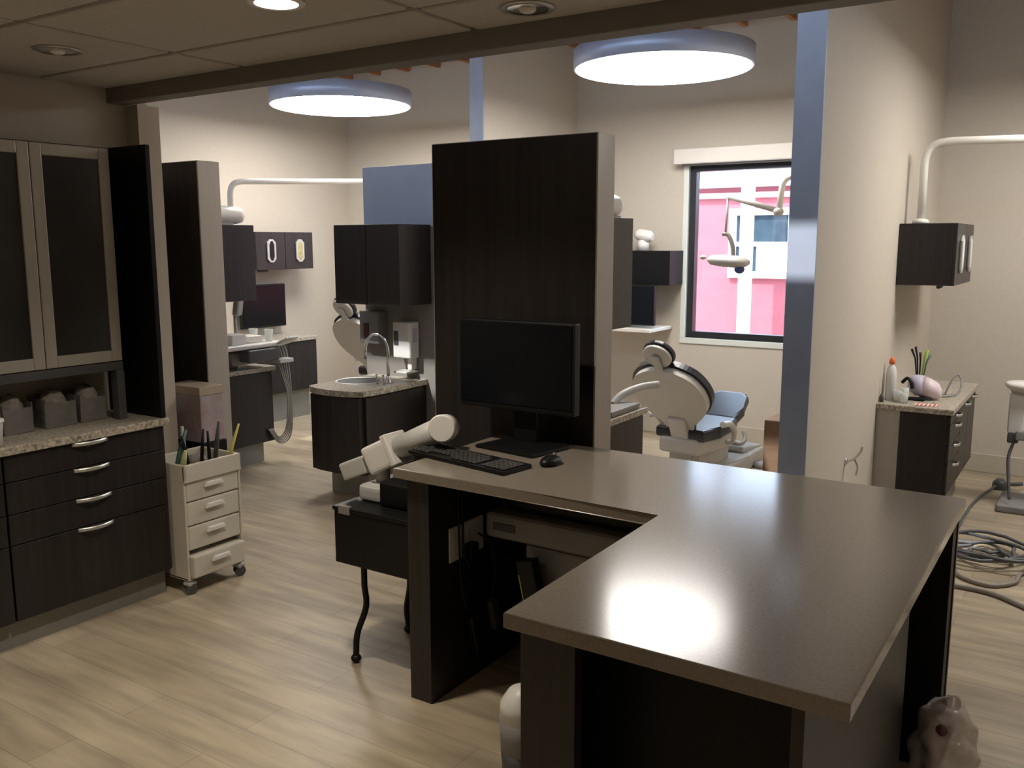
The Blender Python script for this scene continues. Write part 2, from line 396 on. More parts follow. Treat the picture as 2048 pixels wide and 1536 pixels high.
downlight(-1.615, 2.56, False, 'unlit chrome recessed downlight close to the beam')
downlight(-3.475, 2.094, False, 'unlit recessed downlight above the glass fronted cabinet')
downlight(-1.6, -.9, True, 'added fill downlight, unseen, in the ceiling behind the viewer on the left')  # this and the next three are unseen, added to brighten the near floor
downlight(.6, -.3, True, 'added fill downlight, unseen, in the ceiling behind the viewer on the right')
downlight(-3.2, .3, True, 'added fill downlight, unseen, left of the viewer over the left cabinets')
downlight(1.9, 1.6, True, 'added fill downlight, unseen, to the right of the viewer')

# ------------------------------------------------------------------ shared cabinet pieces
def bow_pull(parent, p, axis, out, w=.16, drop=.03, m=None):
    """arched flat pull centred at p, running along axis, standing off along out"""
    p, axis, out = Vector(p), Vector(axis), Vector(out)
    g = G(); n = 12; rings = []
    for i in range(n+1):
        t = i/n*2-1; q = p+axis*(t*w/2)+out*(.004+.026*(1-t*t))+Vector((0, 0, .006-.012*(1-t*t)*0))
        h = .0085
        rings.append([g.bm.verts.new(q+Vector((0, 0, h))), g.bm.verts.new(q+out*.004+Vector((0, 0, h))),
                      g.bm.verts.new(q+out*.004-Vector((0, 0, h))), g.bm.verts.new(q-Vector((0, 0, h)))])
    g.skin(rings)
    return g.build('handle', m or M_steel, parent)

# ------------------------------------------------------------------ left wall: base cabinet, granite, upper cabinet
XB, YE = -3.74, 2.66
cb = thing('base_cabinet', 'dark wood drawer cabinet under the granite counter along the left wall', 'cabinet', (-3.95, 1.6, 0))
G().box((-4.14, .6, .125), (XB-.02, YE, .85), .002).build('carcass', M_lam, cb)
G().box((-4.14, .6, 0), (XB-.055, YE-.02, .125)).box((XB-.056, YE-.16, .0), (XB-.053, YE-.02, .124)).build('toe_kick', M_kick, cb)
for (y0, y1) in ((1.885, YE-.02), (1.09, 1.875), (.6, 1.08)):
    for i, (z0, z1) in enumerate(((.735, .848), (.597, .731), (.463, .593), (.13, .459))):
        d = G().box((XB-.02, y0, z0), (XB, y1, z1), .002, 1).build('drawer', M_lam, cb)
        bow_pull(d, (XB, (y0+y1)/2 if i or y0 != 1.885 else (y0+y1)/2, z1-.012), (0, 1, 0), (1, 0, 0), .17)
tag(G().box((-4.148, .55, .852), (XB+.018, YE+.01, .887), .004).build('granite_counter', M_gran),
    'speckled granite counter on the left wall cabinets', 'countertop')
uc = thing('glass_wall_cabinet', 'wall cabinet with light metal framed smoky glass doors over the granite counter', 'cabinet', (-4.0, 1.4, 1.13))
XU = -3.87
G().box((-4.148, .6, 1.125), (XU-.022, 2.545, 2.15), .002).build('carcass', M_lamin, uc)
for y0, y1 in ((2.172, 2.54), (1.80, 2.168), (1.43, 1.796), (1.06, 1.426), (.69, 1.056)):
    e = .052
    d = G().box((XU-.02, y0, 1.17), (XU, y0+e, 2.145), .004).box((XU-.02, y1-e, 1.17), (XU, y1, 2.145), .004)\
        .box((XU-.02, y0+e, 1.17), (XU, y1-e, 1.17+e), .004).box((XU-.02, y0+e, 2.145-e), (XU, y1-e, 2.145), .004).build('door', M_edge, uc)
    G().box((XU-.013, y0+e, 1.17+e), (XU-.008, y1-e, 2.145-e)).build('glass', M_smoke, d)
G().box((XU-.03, .6, 1.125), (XU-.006, 2.545, 1.166), .003).build('light_rail', M_dgrey, uc)
G().box((XU-.05, 2.505, .888), (XU, 2.545, 1.125), .003).build('support_post', M_dgrey, uc)
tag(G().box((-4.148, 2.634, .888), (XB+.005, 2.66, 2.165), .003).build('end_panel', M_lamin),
    'tall black end panel closing the glass cabinet on the granite counter', 'panel')

def bag(o, seed, c, s3):
    rnd = random.Random(seed)
    g = G(); g.ell(c, s3, seg=18)
    for v in g.bm.verts:
        v.co += Vector((rnd.uniform(-1, 1), rnd.uniform(-1, 1), rnd.uniform(-1, 1)))*.008
    return g
for i, (yc, lab) in enumerate(((1.93, 'smoky plastic bin of gauze, leftmost under the glass cabinet'),
                               (2.07, 'smoky plastic bin of gauze, second from the left edge under the glass cabinet'),
                               (2.265, 'smoky plastic bin of pinkish gauze, widest of those under the glass cabinet'),
                               (2.425, 'smoky plastic bin of grey gauze beside the corner post'))):
    b = thing('storage_bin', lab, 'bin', (-4.02, yc, .888), 'gauze bins under the glass cabinet')
    g = G(); w2 = .066 if i != 2 else .075
    g.box((-4.09, yc-w2, .888), (-3.95, yc+w2, .893))
    for a, bb in (((-4.09, yc-w2, .888), (-4.086, yc+w2, 1.03)), ((-3.954, yc-w2, .888), (-3.95, yc+w2, 1.0)),
                  ((-4.09, yc-w2, .888), (-3.95, yc-w2+.004, 1.02)), ((-4.09, yc+w2-.004, .888), (-3.95, yc+w2, 1.02))): g.box(a, bb)
    g.build('tub', M_bin, b)
    bag(b, i, (-4.02, yc, .975), (.058, w2-.008, .08)).build('contents', M_gauze, b)
    if i == 3: pass
t = thing('plastic_tub', 'pale plastic tub at the left edge on the granite counter', 'tub', (-3.80, 1.86, .888))
G().lathe((-3.80, 1.86, .888), [(.045, 0), (.052, .004), (.060, .10), (.056, .105), (.05, .1)], 24).build('tub_body', M_tray, t)
G().lathe((-3.80, 1.86, .988), [(.064, 0), (.064, .012), (.02, .018)], 24).build('lid', M_white, t)

# ------------------------------------------------------------------ tall divider panels
def tall_panel(x0, x1, y0, y1, zt, label, fm=M_lam, loc=None):
    t = thing('divider_panel', label, 'divider panel', ((x0+x1)/2, (y0+y1)/2, 0), 'tall dividers of the bays')
    G().box((x0+.008, y0, 0), (x1-.008, y0+.02, zt-.004)).build('front_panel', fm, t)
    G().box((x0, y0+.004, 0), (x1, y1, zt), .004).build('core', M_edge, t)
    return t
tall_panel(-2.525, -1.70, 3.21, 3.36, 2.145, 'tall dark wood divider panel with grey edges behind the computer monitor')
tall_panel(-5.86, -4.115, 3.21, 3.36, 2.155, 'tall dark divider panel with grey edge behind the white cart')
t = thing('divider_panel', 'grey divider panel with daylight blue in its colour, rising behind the sink counter and its wall cabinet', 'divider panel', (-4.1, 5.05, 0), 'tall dividers of the bays')
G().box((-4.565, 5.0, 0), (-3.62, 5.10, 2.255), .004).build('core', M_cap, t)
G().box((-4.56, 4.992, .0), (-3.63, 5.0, 1.83)).build('backsplash', mat('taupe_backsplash', (.22, .20, .175), .5, noise=.03), t, 'taupe backsplash')  # lower face of the same panel, kept free of the core's daylight tint

def base_unit(x0, x1, y0, y1, z0, ztop, label, front='x', inset=.06, group='dark base cabinets in the bays'):
    t = thing('base_cabinet', label, 'cabinet', ((x0+x1)/2, (y0+y1)/2, 0), group)
    G().box((x0, y0, z0), (x1-.018, y1, ztop-.036), .002).build('carcass', M_lam, t)
    G().box((x0+inset*.3, y0+inset, 0), (x1-inset-.01, y1-inset, z0)).build('toe_kick', M_kick, t)
    return t
# left bay island unit behind the left panel
t = base_unit(-5.86, -5.42, 3.37, 4.84, .165, .765, 'dark base cabinet under the instrument tray in the left bay')
for y0, y1 in ((3.38, 4.09), (4.10, 4.835)):
    d = G().box((-5.438, y0, .17), (-5.42, y1, .725), .002, 1).build('door', M_lam, t)
    bow_pull(d, (-5.42, (y0+y1)/2-.2, .70), (0, 1, 0), (1, 0, 0), .12)
tag(G().box((-5.88, 3.365, .730), (-5.40, 4.86, .765), .005).build('granite_counter', M_gran), 'granite top under the instruments in the left bay', 'countertop')
t = thing('wall_cabinet', 'narrow black upper cabinet just right of the left divider panel', 'cabinet', (-5.64, 4.0, 1.29), 'upper cabinets in the bays')
G().box((-5.85, 3.362, 1.285), (-5.44, 4.72, 1.85), .002).build('carcass', M_lam, t)
for y0, y1 in ((3.37, 4.04), (4.05, 4.718)): G().box((-5.44, y0, 1.285), (-5.42, y1, 1.85), .002, 1).build('door', M_lam, t)
# chair bay island unit behind the central panel
t = base_unit(-2.62, -2.2, 3.37, 4.77, .165, .765, 'dark base cabinet between the central divider and the dental chair')
for y0, y1 in ((3.38, 4.07), (4.08, 4.765)): G().box((-2.218, y0, .17), (-2.2, y1, .725), .002, 1).build('door', M_lam, t)
tag(G().box((-2.64, 3.365, .730), (-2.18, 4.79, .765), .005).build('granite_counter', M_gran), 'grey granite top left of the dental chair behind the divider', 'countertop')
t = thing('wall_cabinet', 'narrow brown upper cabinet just right of the central divider panel', 'cabinet', (-2.25, 3.9, 1.29), 'upper cabinets in the bays')
G().box((-2.45, 3.362, 1.285), (-2.07, 4.27, 1.84), .002).build('carcass', M_lam, t)
for y0, y1 in ((3.37, 3.81), (3.82, 4.268)): G().box((-2.07, y0, 1.285), (-2.05, y1, 1.84), .002, 1).build('door', M_lam, t)

# sink unit
t = thing('sink_cabinet', 'dark curved front cabinet below the sink in the middle of the room', 'cabinet', (-4.25, 4.65, 0))
G().box((-4.48, 4.35, .18), (-4.02, 4.991, .712), .004).build('carcass', M_lam, t)
G().plate([(-4.475, 0), (-4.025, 0), (-4.03, -.030), (-4.12, -.048), (-4.25, -.054), (-4.38, -.048), (-4.47, -.030)], (0, 4.35, .185), (1, 0, 0), (0, 1, 0), .52, .003).build('door', M_lam, t)
G().box((-4.02, 4.36, .185), (-4.0, 4.99, .705), .002).build('side_door', M_lam, t)
G().box((-4.42, 4.45, 0), (-4.08, 4.985, .18)).build('toe_kick', M_kick, t)
t = thing('sink_counter', 'granite sink counter with bowed front and gooseneck tap', 'countertop', (-4.25, 4.6, .715))
pts = [(-4.50, 4.991), (-4.50, 4.36)]
pts += [(-4.25-.25*math.cos(a), 4.36-.10*math.sin(a)) for a in [PI*i/14 for i in range(1, 14)]]
pts += [(-4.0, 4.36), (-3.985, 4.50), (-3.985, 4.991)]
G().plate(pts, (0, 0, .716), (1, 0, 0), (0, 1, 0), .04, .004).build('granite_slab', M_gran, t)
b = G().lathe((-4.34, 4.66, .757), [(.150, .0), (.153, .003), (.163, .003), (.166, .0)], 32, cap=False)
b.build('sink_rim', M_steel, t)
G().lathe((-4.34, 4.66, .757), [(.150, .0012), (.12, .0008), (.02, .0004)], 32).build('sink_bowl', M_dgrey, t)
tp = thing('gooseneck_tap', 'chrome gooseneck tap beside the sink bowl', 'tap', (-4.10, 4.70, .757))
G().lathe((-4.10, 4.70, .757), [(.03, 0), (.026, .01), (.016, .04), (.014, .05)], 20).build('tap_base', M_chrome, tp)
arc = [(-4.10, 4.70, .79), (-4.10, 4.70, .98)] + [(-4.185+.085*math.cos(a), 4.70-.02*(1-math.cos(a)), .98+.115*math.sin(a)) for a in [PI*i/12 for i in range(1, 12)]] + [(-4.27, 4.66, .98), (-4.27, 4.66, .92)]
G().tube(arc, .011, 12).build('spout', M_chrome, tp)
for dx in (-.03, .03): G().cyl((-4.10+dx, 4.62, .757), (-4.09+dx, 4.60, .825), .006, .008, 10).build('tap_lever', M_chrome, tp)
t = thing('wall_cabinet', 'black upper cabinet hanging over the sink', 'cabinet', (-4.24, 4.82, 1.3), 'upper cabinets in the bays')
G().box((-4.53, 4.67, 1.295), (-3.94, 4.991, 1.84), .002).build('carcass', M_lam, t)
for x0, x1 in ((-4.53, -4.237), (-4.233, -3.94)): G().box((x0, 4.652, 1.297), (x1, 4.67, 1.838), .002, 1).build('door', M_lam, t)
# dispensers on the panel
t = thing('soap_dispenser', 'white soap dispenser with drip tray on the panel right of the sink tap', 'dispenser', (-4.12, 4.94, .81))
G().box((-4.215, 4.885, .905), (-4.055, 4.991, 1.165), .016, 3).build('dispenser_body', M_white, t)
G().box((-4.20, 4.880, 1.0), (-4.16, 4.887, 1.10), .002).build('level_window', M_dgrey, t)
G().box((-4.056, 4.915, 1.02), (-4.053, 4.965, 1.12), .001).build('side_lens', M_lilac, t)
G().box((-4.12, 4.93, .82), (-4.08, 4.991, .92), .008).build('tray_stem', M_white, t)
G().box((-4.19, 4.86, .800), (-4.07, 4.99, .815), .006).build('drip_tray', M_white, t)
t = thing('towel_dispenser', 'grey dispenser with dark red window on the panel behind the sink tap', 'dispenser', (-4.45, 4.94, .98))
G().box((-4.545, 4.90, .99), (-4.36, 4.994, 1.23), .014, 3).build('dispenser_body', M_grey, t)
G().box((-4.50, 4.895, 1.03), (-4.45, 4.902, 1.14), .002).build('level_window', M_bagin, t)
# ------------------------------------------------------------------ hex handled cabinets
def hexcab(x0, x1, y0, y1, z0, z1, label, colr):
    t = thing('wall_cabinet', label, 'cabinet', ((x0+x1)/2, (y0+y1)/2, z0), 'wall cabinets with long hexagon handles')
    G().box((x0, y0, z0), (x1-.02, y1, z1), .002).build('carcass', M_lam, t)
    n = (y1-y0)/2
    for i in range(2):
        a = y0+i*n+.002; b2 = y0+(i+1)*n-.002; yc = (a+b2)/2; zc = (z0+z1)/2; h = (z1-z0)
        d = G().box((x1-.02, a, z0), (x1, b2, z1), .002, 1).build('door', M_lam, t)
        def hx(k): return [(-.055*k, -.22*h*k**.5), (-.02*k, -.31*h*k**.3), (.02*k, -.31*h*k**.3), (.055*k, -.22*h*k**.5), (.055*k, .22*h*k**.5), (.02*k, .31*h*k**.3), (-.02*k, .31*h*k**.3), (-.055*k, .22*h*k**.5)]
        hd = G().plate(hx(1), (x1, yc, zc), (0, 1, 0), (0, 0, 1), .016, .006).build('handle', M_steel, d)
        g2 = G().plate(hx(.55), (x1+.0155, yc, zc), (0, 1, 0), (0, 0, 1), .002)
        g2.build('glove_slot', (M_black if i == 0 else M_olive) if colr else M_white, d)
    G().cyl((x1-.10, y0+.1, z0-.012), (x1-.10, y0+.22, z0-.012), .012, n=10).build('under_light', M_dgrey, t)
hexcab(-7.045, -6.75, 5.89, 6.63, 1.46, 1.82, 'wall cabinet with two long hexagon handles on the left bay wall', True)
hexcab(-1.09, -.763, 6.03, 6.79, 1.455, 1.83, 'wall cabinet with two long hexagon handles beside the tan divider wall', False)
t = base_unit(-7.03, -6.57, 5.35, 6.46, .28, .80, 'dark base cabinet along the left bay wall below the wall monitor')
for i in range(3): G().box((-6.588, 5.355+.368*i, .285), (-6.57, 5.355+.368*(i+1)-.004, .76), .002, 1).build('door', M_lam, t)
tag(G().box((-7.045, 5.34, .765), (-6.555, 6.475, .80), .004).build('granite_counter', M_gran), 'granite top on the cabinet along the left bay wall', 'countertop')

# right bay base cabinet
t = thing('base_cabinet', 'dark drawer cabinet with silver pulls against the tan divider wall', 'cabinet', (-.89, 6.2, 0), 'dark base cabinets in the bays')
G().box((-.958, 5.68, .235), (-.70, 6.85, .724), .002).build('carcass', M_lam, t)
G().box((-1.092, 5.685, 0), (-.958, 6.85, .724), .002).build('filler_panel', M_edge, t, 'beige grey filler panel')
G().box((-.955, 5.76, 0), (-.76, 6.80, .235)).build('toe_kick', M_kick, t)
for i, (z0, z1) in enumerate(((.665, .72), (.545, .66), (.425, .54), (.24, .42))):
    d = G().box((-.70, 5.685, z0), (-.682, 6.14, z1), .002, 1).build('drawer', M_lam, t)
    bow_pull(d, (-.682, 5.91, z1-.03), (0, 1, 0), (1, 0, 0), .12)
for y0, y1 in ((6.145, 6.49), (6.495, 6.845)):
    d = G().box((-.70, y0, .24), (-.682, y1, .72), .002, 1).build('door', M_lam, t)
    bow_pull(d, (-.682, (y0+y1)/2, .695), (0, 1, 0), (1, 0, 0), .12)
tag(G().box((-1.092, 5.665, .726), (-.668, 6.865, .76), .005).build('granite_counter', M_gran), 'granite top holding the bottles and lilac device by the divider wall', 'countertop')

# things on it
ZC = .76
t = thing('squeeze_bottle', 'white squeeze bottle with orange cap by the divider wall', 'bottle', (-1.05, 5.85, ZC))
G().lathe((-1.05, 5.85, ZC), [(.026, 0), (.030, .005), (.031, .15), (.027, .19), (.014, .215), (.012, .225)], 24).build('bottle_body', M_white, t)
G().lathe((-1.05, 5.85, ZC+.222), [(.017, 0), (.017, .022), (.009, .034), (.005, .045)], 20).build('cap', M_orange, t)
t = thing('brush', 'thin brown stick standing left of the orange capped bottle', 'brush', (-1.078, 5.74, ZC))
G().cyl((-1.078, 5.74, ZC), (-1.075, 5.745, ZC+.19), .005, .003, 8).build('stick', M_hose, t)
G().lathe((-1.078, 5.74, ZC), [(.012, 0), (.013, .03), (.006, .05)], 12).build('foot', M_dgrey, t)
for i, (x, y, h) in enumerate(((-1.0, 5.80, .07), (-.965, 5.83, .085), (-.955, 5.77, .06))):
    tag(G().lathe((x, y, ZC), [(.018, 0), (.026, h), (.024, h), (.017, .004)], 20).build('plastic_cup', M_cup),
        ['clear plastic cup nearest the white bottle with orange cap', 'taller clear plastic cup touching the black strap of the lilac device', 'smallest clear plastic cup at the front of the granite top'][i], 'cup', 'clear cups by the lilac device')
t = thing('mixing_device', 'lilac and pink rounded device with black handle on the granite top', 'device', (-.90, 5.98, ZC))
g = G(); rings = []
for x, z, rr in ((-.97, .085, .03), (-.955, .09, .052), (-.92, .085, .065), (-.88, .078, .068)):
    rings.append(g.ring(Vector((x, 5.98, ZC+z)), Vector((0, 1, 0)), Vector((0, 0, 1)), [(math.cos(k*2*PI/20)*rr, math.sin(k*2*PI/20)*rr) for k in range(20)]))
g.skin(rings); g.build('barrel', M_lilac, t)
g = G(); rings = []
for x, z, rr in ((-.88, .08, .068), (-.84, .068, .064), (-.80, .055, .052), (-.78, .045, .025)):
    rings.append(g.ring(Vector((x, 5.98, ZC+z)), Vector((0, 1, 0)), Vector((0, 0, 1)), [(math.cos(k*2*PI/20)*rr, math.sin(k*2*PI/20)*rr*.95) for k in range(20)]))
g.skin(rings); g.build('cover', M_pink, t)
G().tube(cat_pts([(-1.0, 5.94, ZC+.10), (-.97, 5.92, ZC+.13), (-.945, 5.91, ZC+.11), (-.935, 5.90, ZC+.07)]), .011, 8).build('handle', M_black, t)
G().box((-.96, 5.88, ZC), (-.86, 5.93, ZC+.018), .006).build('stand_foot', M_black, t)
G().box((-.90, 5.93, ZC), (-.83, 6.03, ZC+.02), .006).build('base', M_dgrey, t)
t = thing('instrument_holder', 'small pot holding black and green tools behind the lilac device', 'holder', (-.93, 6.12, ZC))
G().lathe((-.93, 6.12, ZC), [(.03, 0), (.036, .12), (.033, .12), (.028, .005)], 20).build('pot', M_pink, t)
for a, bq, hh, m in ((-.06, .01, .29, M_black), (-.03, -.03, .31, M_black), (-.01, .02, .27, M_black), (.03, 0, .28, M_green), (.05, .02, .26, M_teal), (.04, -.02, .29, M_green)):
    G().tube([(-.93+a*.1, 6.12+bq*.1, ZC+.01), (-.93+a*.6, 6.12+bq, ZC+hh*.8), (-.93+a, 6.12+bq*1.2, ZC+hh)], [.003, .005, .008], 8).build('tool', m, t)
tag(G().tube(cat_pts([(-.79, 6.2, ZC+.005), (-.76, 6.22, ZC+.09), (-.73, 6.25, ZC+.13), (-.705, 6.24, ZC+.09), (-.71, 6.2, ZC+.03), (-.75, 6.15, ZC+.006), (-.80, 6.1, ZC+.006)]), .006, 8).build('cable', M_grey),
    'grey cord looping up right of the lilac device', 'cord')
tag(G().obox((-.83, 5.76, ZC+.002), (.13, .07, .003), (0, 0, .1)).build('striped_card', M_strip), 'red and white striped card lying before the lilac device', 'card')

# ------------------------------------------------------------------ dental lights
def arm_tube(g, pts, rad): return g.tube(pts, rad, 14)
t = thing('dental_light', 'white bent pole light mount on the left bay upper cabinet', 'dental light', (-5.6, 4.6, 1.85), 'dental lights on bent white poles')
G().tube([(-5.55, 3.6, 1.925), (-5.55, 4.66, 1.925), (-5.55, 4.70, 1.925), (-5.55, 4.715, 1.925)], [.066, .066, .058, .03], 24).build('mount_tube', M_pole, t)
G().box((-5.60, 3.7, 1.852), (-5.50, 4.60, 1.868), .003).build('mount_foot', M_tray, t)
G().tube([(-5.55, 4.62, 1.93), (-5.55, 4.62, 2.06)] + bez((-5.55, 4.62, 2.06), (-5.55, 4.62, 2.16), (-5.54, 4.66, 2.178), (-5.53, 4.78, 2.18), 8)[1:] + [(-5.40, 6.1, 2.245)], .022, 14).build('pole', M_pole, t)
G().tube([(-5.40, 6.1, 2.245), (-5.40, 6.1, 2.05), (-5.2, 5.9, 1.9)], .017, 12).build('arm', M_wshell, t)
G().ell((-5.2, 5.9, 1.85), (.12, .07, .04)).build('lamp_head', M_wshell, t)
t = thing('dental_light', 'white cylinder mount on the upper cabinet right of the central divider', 'dental light', (-2.2, 4.0, 1.84), 'dental lights on bent white poles')
G().tube([(-2.115, 3.5, 1.9), (-2.115, 4.15, 1.9), (-2.115, 4.18, 1.9), (-2.115, 4.185, 1.9)], [.057, .057, .052, .048], 24).build('mount_tube', M_pole, t)
G().box((-2.14, 3.6, 1.842), (-2.06, 4.15, 1.85), .002).build('mount_foot', M_tray, t)
t = thing('dental_light', 'white bent pole rising from the wall cabinet by the tan divider wall', 'dental light', (-1.0, 6.2, 1.83), 'dental lights on bent white poles')
G().lathe((-1.0, 6.2, 1.831), [(.05, 0), (.05, .02), (.03, .03)], 20).build('mount_foot', M_pole, t)
G().tube([(-1.0, 6.2, 1.85), (-1.0, 6.2, 2.18)] + bez((-1.0, 6.2, 2.18), (-1.0, 6.2, 2.30), (-.96, 6.2, 2.325), (-.84, 6.2, 2.325), 8)[1:] + [(.5, 6.2, 2.29)], .024, 14).build('pole', M_pole, t)
G().tube([(.5, 6.2, 2.29), (.5, 6.2, 2.1), (.3, 6.0, 2.0)], .017, 12).build('arm', M_pole, t)
G().ell((.3, 6.0, 1.95), (.12, .07, .04)).build('lamp_head', M_wshell, t)
t = thing('dental_light', 'jointed dental light with long white head hanging before the window', 'dental light', (-1.4, 6.0, 1.7), 'dental lights on bent white poles')
G().box((-1.235, 5.93, 2.07), (-1.214, 6.07, 2.21), .004).build('wall_plate', M_pole, t)
G().tube([(-1.23, 6.0, 2.145), (-1.70, 6.0, 2.145)] + bez((-1.70, 6.0, 2.145), (-1.79, 6.0, 2.145), (-1.815, 6.0, 2.12), (-1.82, 6.0, 2.06), 6)[1:] + [(-1.83, 6.0, 1.93)], .020, 14).build('pole', M_pole, t)
G().ell((-1.835, 6.0, 1.915), (.035, .035, .03)).build('knuckle', M_wshell, t)
G().tube([(-1.85, 6.0, 1.925), (-2.18, 6.0, 2.025)], .019, 12).build('arm', M_wshell, t)
G().tube([(-2.18, 6.0, 2.03), (-2.19, 6.0, 1.78)], .008, 10).build('drop_rod', M_wshell, t)
G().tube(cat_pts([(-2.21, 6.0, 1.775), (-2.17, 6.0, 1.765), (-2.14, 6.0, 1.70), (-2.13, 6.0, 1.62)]), .015, 10).build('yoke', M_hose, t)
g = G(); rings = []
for x, rr in ((-2.31, .012), (-2.28, .034), (-2.20, .042), (-2.11, .042), (-2.05, .034), (-2.02, .015)):
    rings.append(g.ring(Vector((x, 6.0, 1.59-.06*(x+2.16))), Vector((0, 1, 0)), Vector((0, 0, 1)), [(math.cos(k*2*PI/20)*rr*1.9, math.sin(k*2*PI/20)*rr) for k in range(20)]))
g.skin(rings); g.build('lamp_head', M_wshell, t)
G().ell((-2.345, 6.0, 1.615), (.022, .02, .016)).build('head_knob', M_wshell, t)
G().ell((-2.08, 5.99, 1.535), (.035, .03, .028)).build('sensor', mat('blue_plastic', (.05, .07, .22), .4, noise=.05), t)

# ------------------------------------------------------------------ dental chair
def make_chair(loc, label, lift=0):
    t = thing('dental_chair', label, 'dental chair', loc, 'black and white dental chairs', local=True)
    # frame of the leaning backrest
    o = Vector((0, -.16, .40+lift)); v = Vector((0, -.40, .56)).normalized(); a = Vector((1, 0, 0)); n = a.cross(v)
    L = .62
    def outline(k, dx=0):
        prof = [(.085, -.06), (.09, .06), (.17, .14), (.255, .24), (.285, .34), (.27, .44), (.215, .53), (.12, .585), (.05, .60)]
        rt = [(w_*k+dx, h_*(1+(k-1)*.5)) for w_, h_ in prof]
        rt = [(p.x, p.y) for p in cat_pts([(a_, b_, 0) for a_, b_ in rt], 4)]
        return rt+[(-p, q) for p, q in reversed(rt)]
    G().plate(outline(.99), o+n*.005, a, v, .05, .018, 3).build('back_shell', M_wshell, t)
    pad = [p for p in outline(1.055) if p[1] > .05]
    G().plate(pad, o-n*.045, a, v, .048, .018, 3).build('backrest_pad', M_vinyl, t)
    # support stem from the shell down to the seat frame
    G().obox(o+Vector((0, -.05, -.05)), (.14, .07, .34), (.45, 0, 0), .02, 3).build('support_stem', M_wshell, t)
    # headrest
    hc = o+v*.70
    hr = [(.105*math.cos(q), .095*math.sin(q)) for q in [2*PI*i/24 for i in range(24)]]
    G().plate([(x*1.12, y*1.12) for x, y in hr], hc-n*.036, a, v, .038, .015, 3).build('headrest_pad', M_vinyl, t)
    hs = G().plate(hr, hc+n*.002, a, v, .028, .012, 3).build('headrest_shell', M_wshell, t)
    G().obox(hc+n*.045-v*.06, (.055, .02, .16), (.62, 0, 0), .008, 2).build('headrest_bracket', M_tray, hs)
    # seat
    so = [(-.19, -.30), (-.22, -.10), (-.22, .12), (-.185, .24), (.185, .24), (.22, .12), (.22, -.10), (.19, -.30)]
    G().plate(so, (0, .06, .34+lift), (1, 0, 0), (0, 1, .04), .085, .028, 3).build('seat', M_vinyl, t)
    lo = [(-.19, 0), (-.185, .16), (-.15, .33), (-.09, .38), (.09, .38), (.15, .33), (.185, .16), (.19, 0)]
    G().plate(lo, (0, .27, .365+lift), (1, 0, 0), (0, .92, .38), .07, .026, 3).build('leg_rest', M_vinyl, t)
    G().obox((0, .655, .53+lift), (.15, .08, .03), (.1, 0, 0), .01).build('foot_plate', M_hose, t)
    G().plate([(-.15, -.3), (-.19, -.1), (-.19, .2), (-.13, .34), (.13, .34), (.19, .2), (.19, -.1), (.15, -.3)], (0, .04, .225+lift), (1, 0, 0), (0, 1, 0), .12, .04, 4).build('seat_frame', M_wshell, t)
    for sx in (-1, 1):
        G().tube(cat_pts([(sx*.22, .06, .29+lift), (sx*.27, .05, .31+lift), (sx*.295, .02, .38+lift), (sx*.30, -.06, .45+lift), (sx*.30, -.18, .465+lift)]), [.018]*16+[.022]*17, 12).build('armrest', M_tray, t)
    G().tube(cat_pts([(.16, .16, .28+lift), (.24, .22, .25+lift), (.25, .30, .27+lift), (.22, .34, .32+lift)]), .014, 10).build('side_handle', M_grey, t)
    # lifting column and base
    G().plate([(-.12, -.24), (-.15, 0), (-.12, .22), (.12, .22), (.15, 0), (.12, -.24)], (0, .08, .10), (1, 0, 0), (0, 1, 0), .17+lift, .03, 3).build('lift_housing', M_wshell, t)
    G().plate([(-.20, -.28), (-.24, -.1), (-.22, .42), (-.16, .80), (.16, .80), (.22, .42), (.24, -.1), (.20, -.28)], (0, .05, 0), (1, 0, 0), (0, 1, 0), .115, .035, 4).build('floor_base', M_wshell, t)
    G().obox((.0, .66, .125), (.30, .34, .05), (-.1, 0, 0), .02, 3).build('base_cover', M_tray, t)
    G().lathe((.26, .62, 0), [(.07, 0), (.075, .01), (.07, .03), (.03, .045)], 20).build('foot_switch', M_grey, t)
    return t
ch = make_chair((-2.42, 6.15, 0), 'black and white dental chair seen from behind below the window')
ch.rotation_euler = (0, 0, math.radians(-6))
ch2 = make_chair((-5.40, 6.25, 0), 'white backed dental chair partly hidden by the sink cabinet', .20)
ch2.rotation_euler = (0, 0, math.radians(-4))

# stuff by the chair bay island unit
t = thing('assistant_tray', 'grey instrument tray with white arm on the granite top left of the dental chair', 'tray', (-2.34, 4.6, .765))
G().box((-2.46, 4.36, .766), (-2.20, 4.72, .80), .01).build('tray_base', M_grey, t)
G().tube(cat_pts([(-2.32, 4.6, .79), (-2.30, 4.68, .84), (-2.24, 4.80, .875), (-2.17, 4.9, .885)]), .022, 12).build('arm', M_tray, t)
G().box((-2.42, 4.40, .80), (-2.30, 4.55, .845), .012).build('handpiece_block', M_dgrey, t)
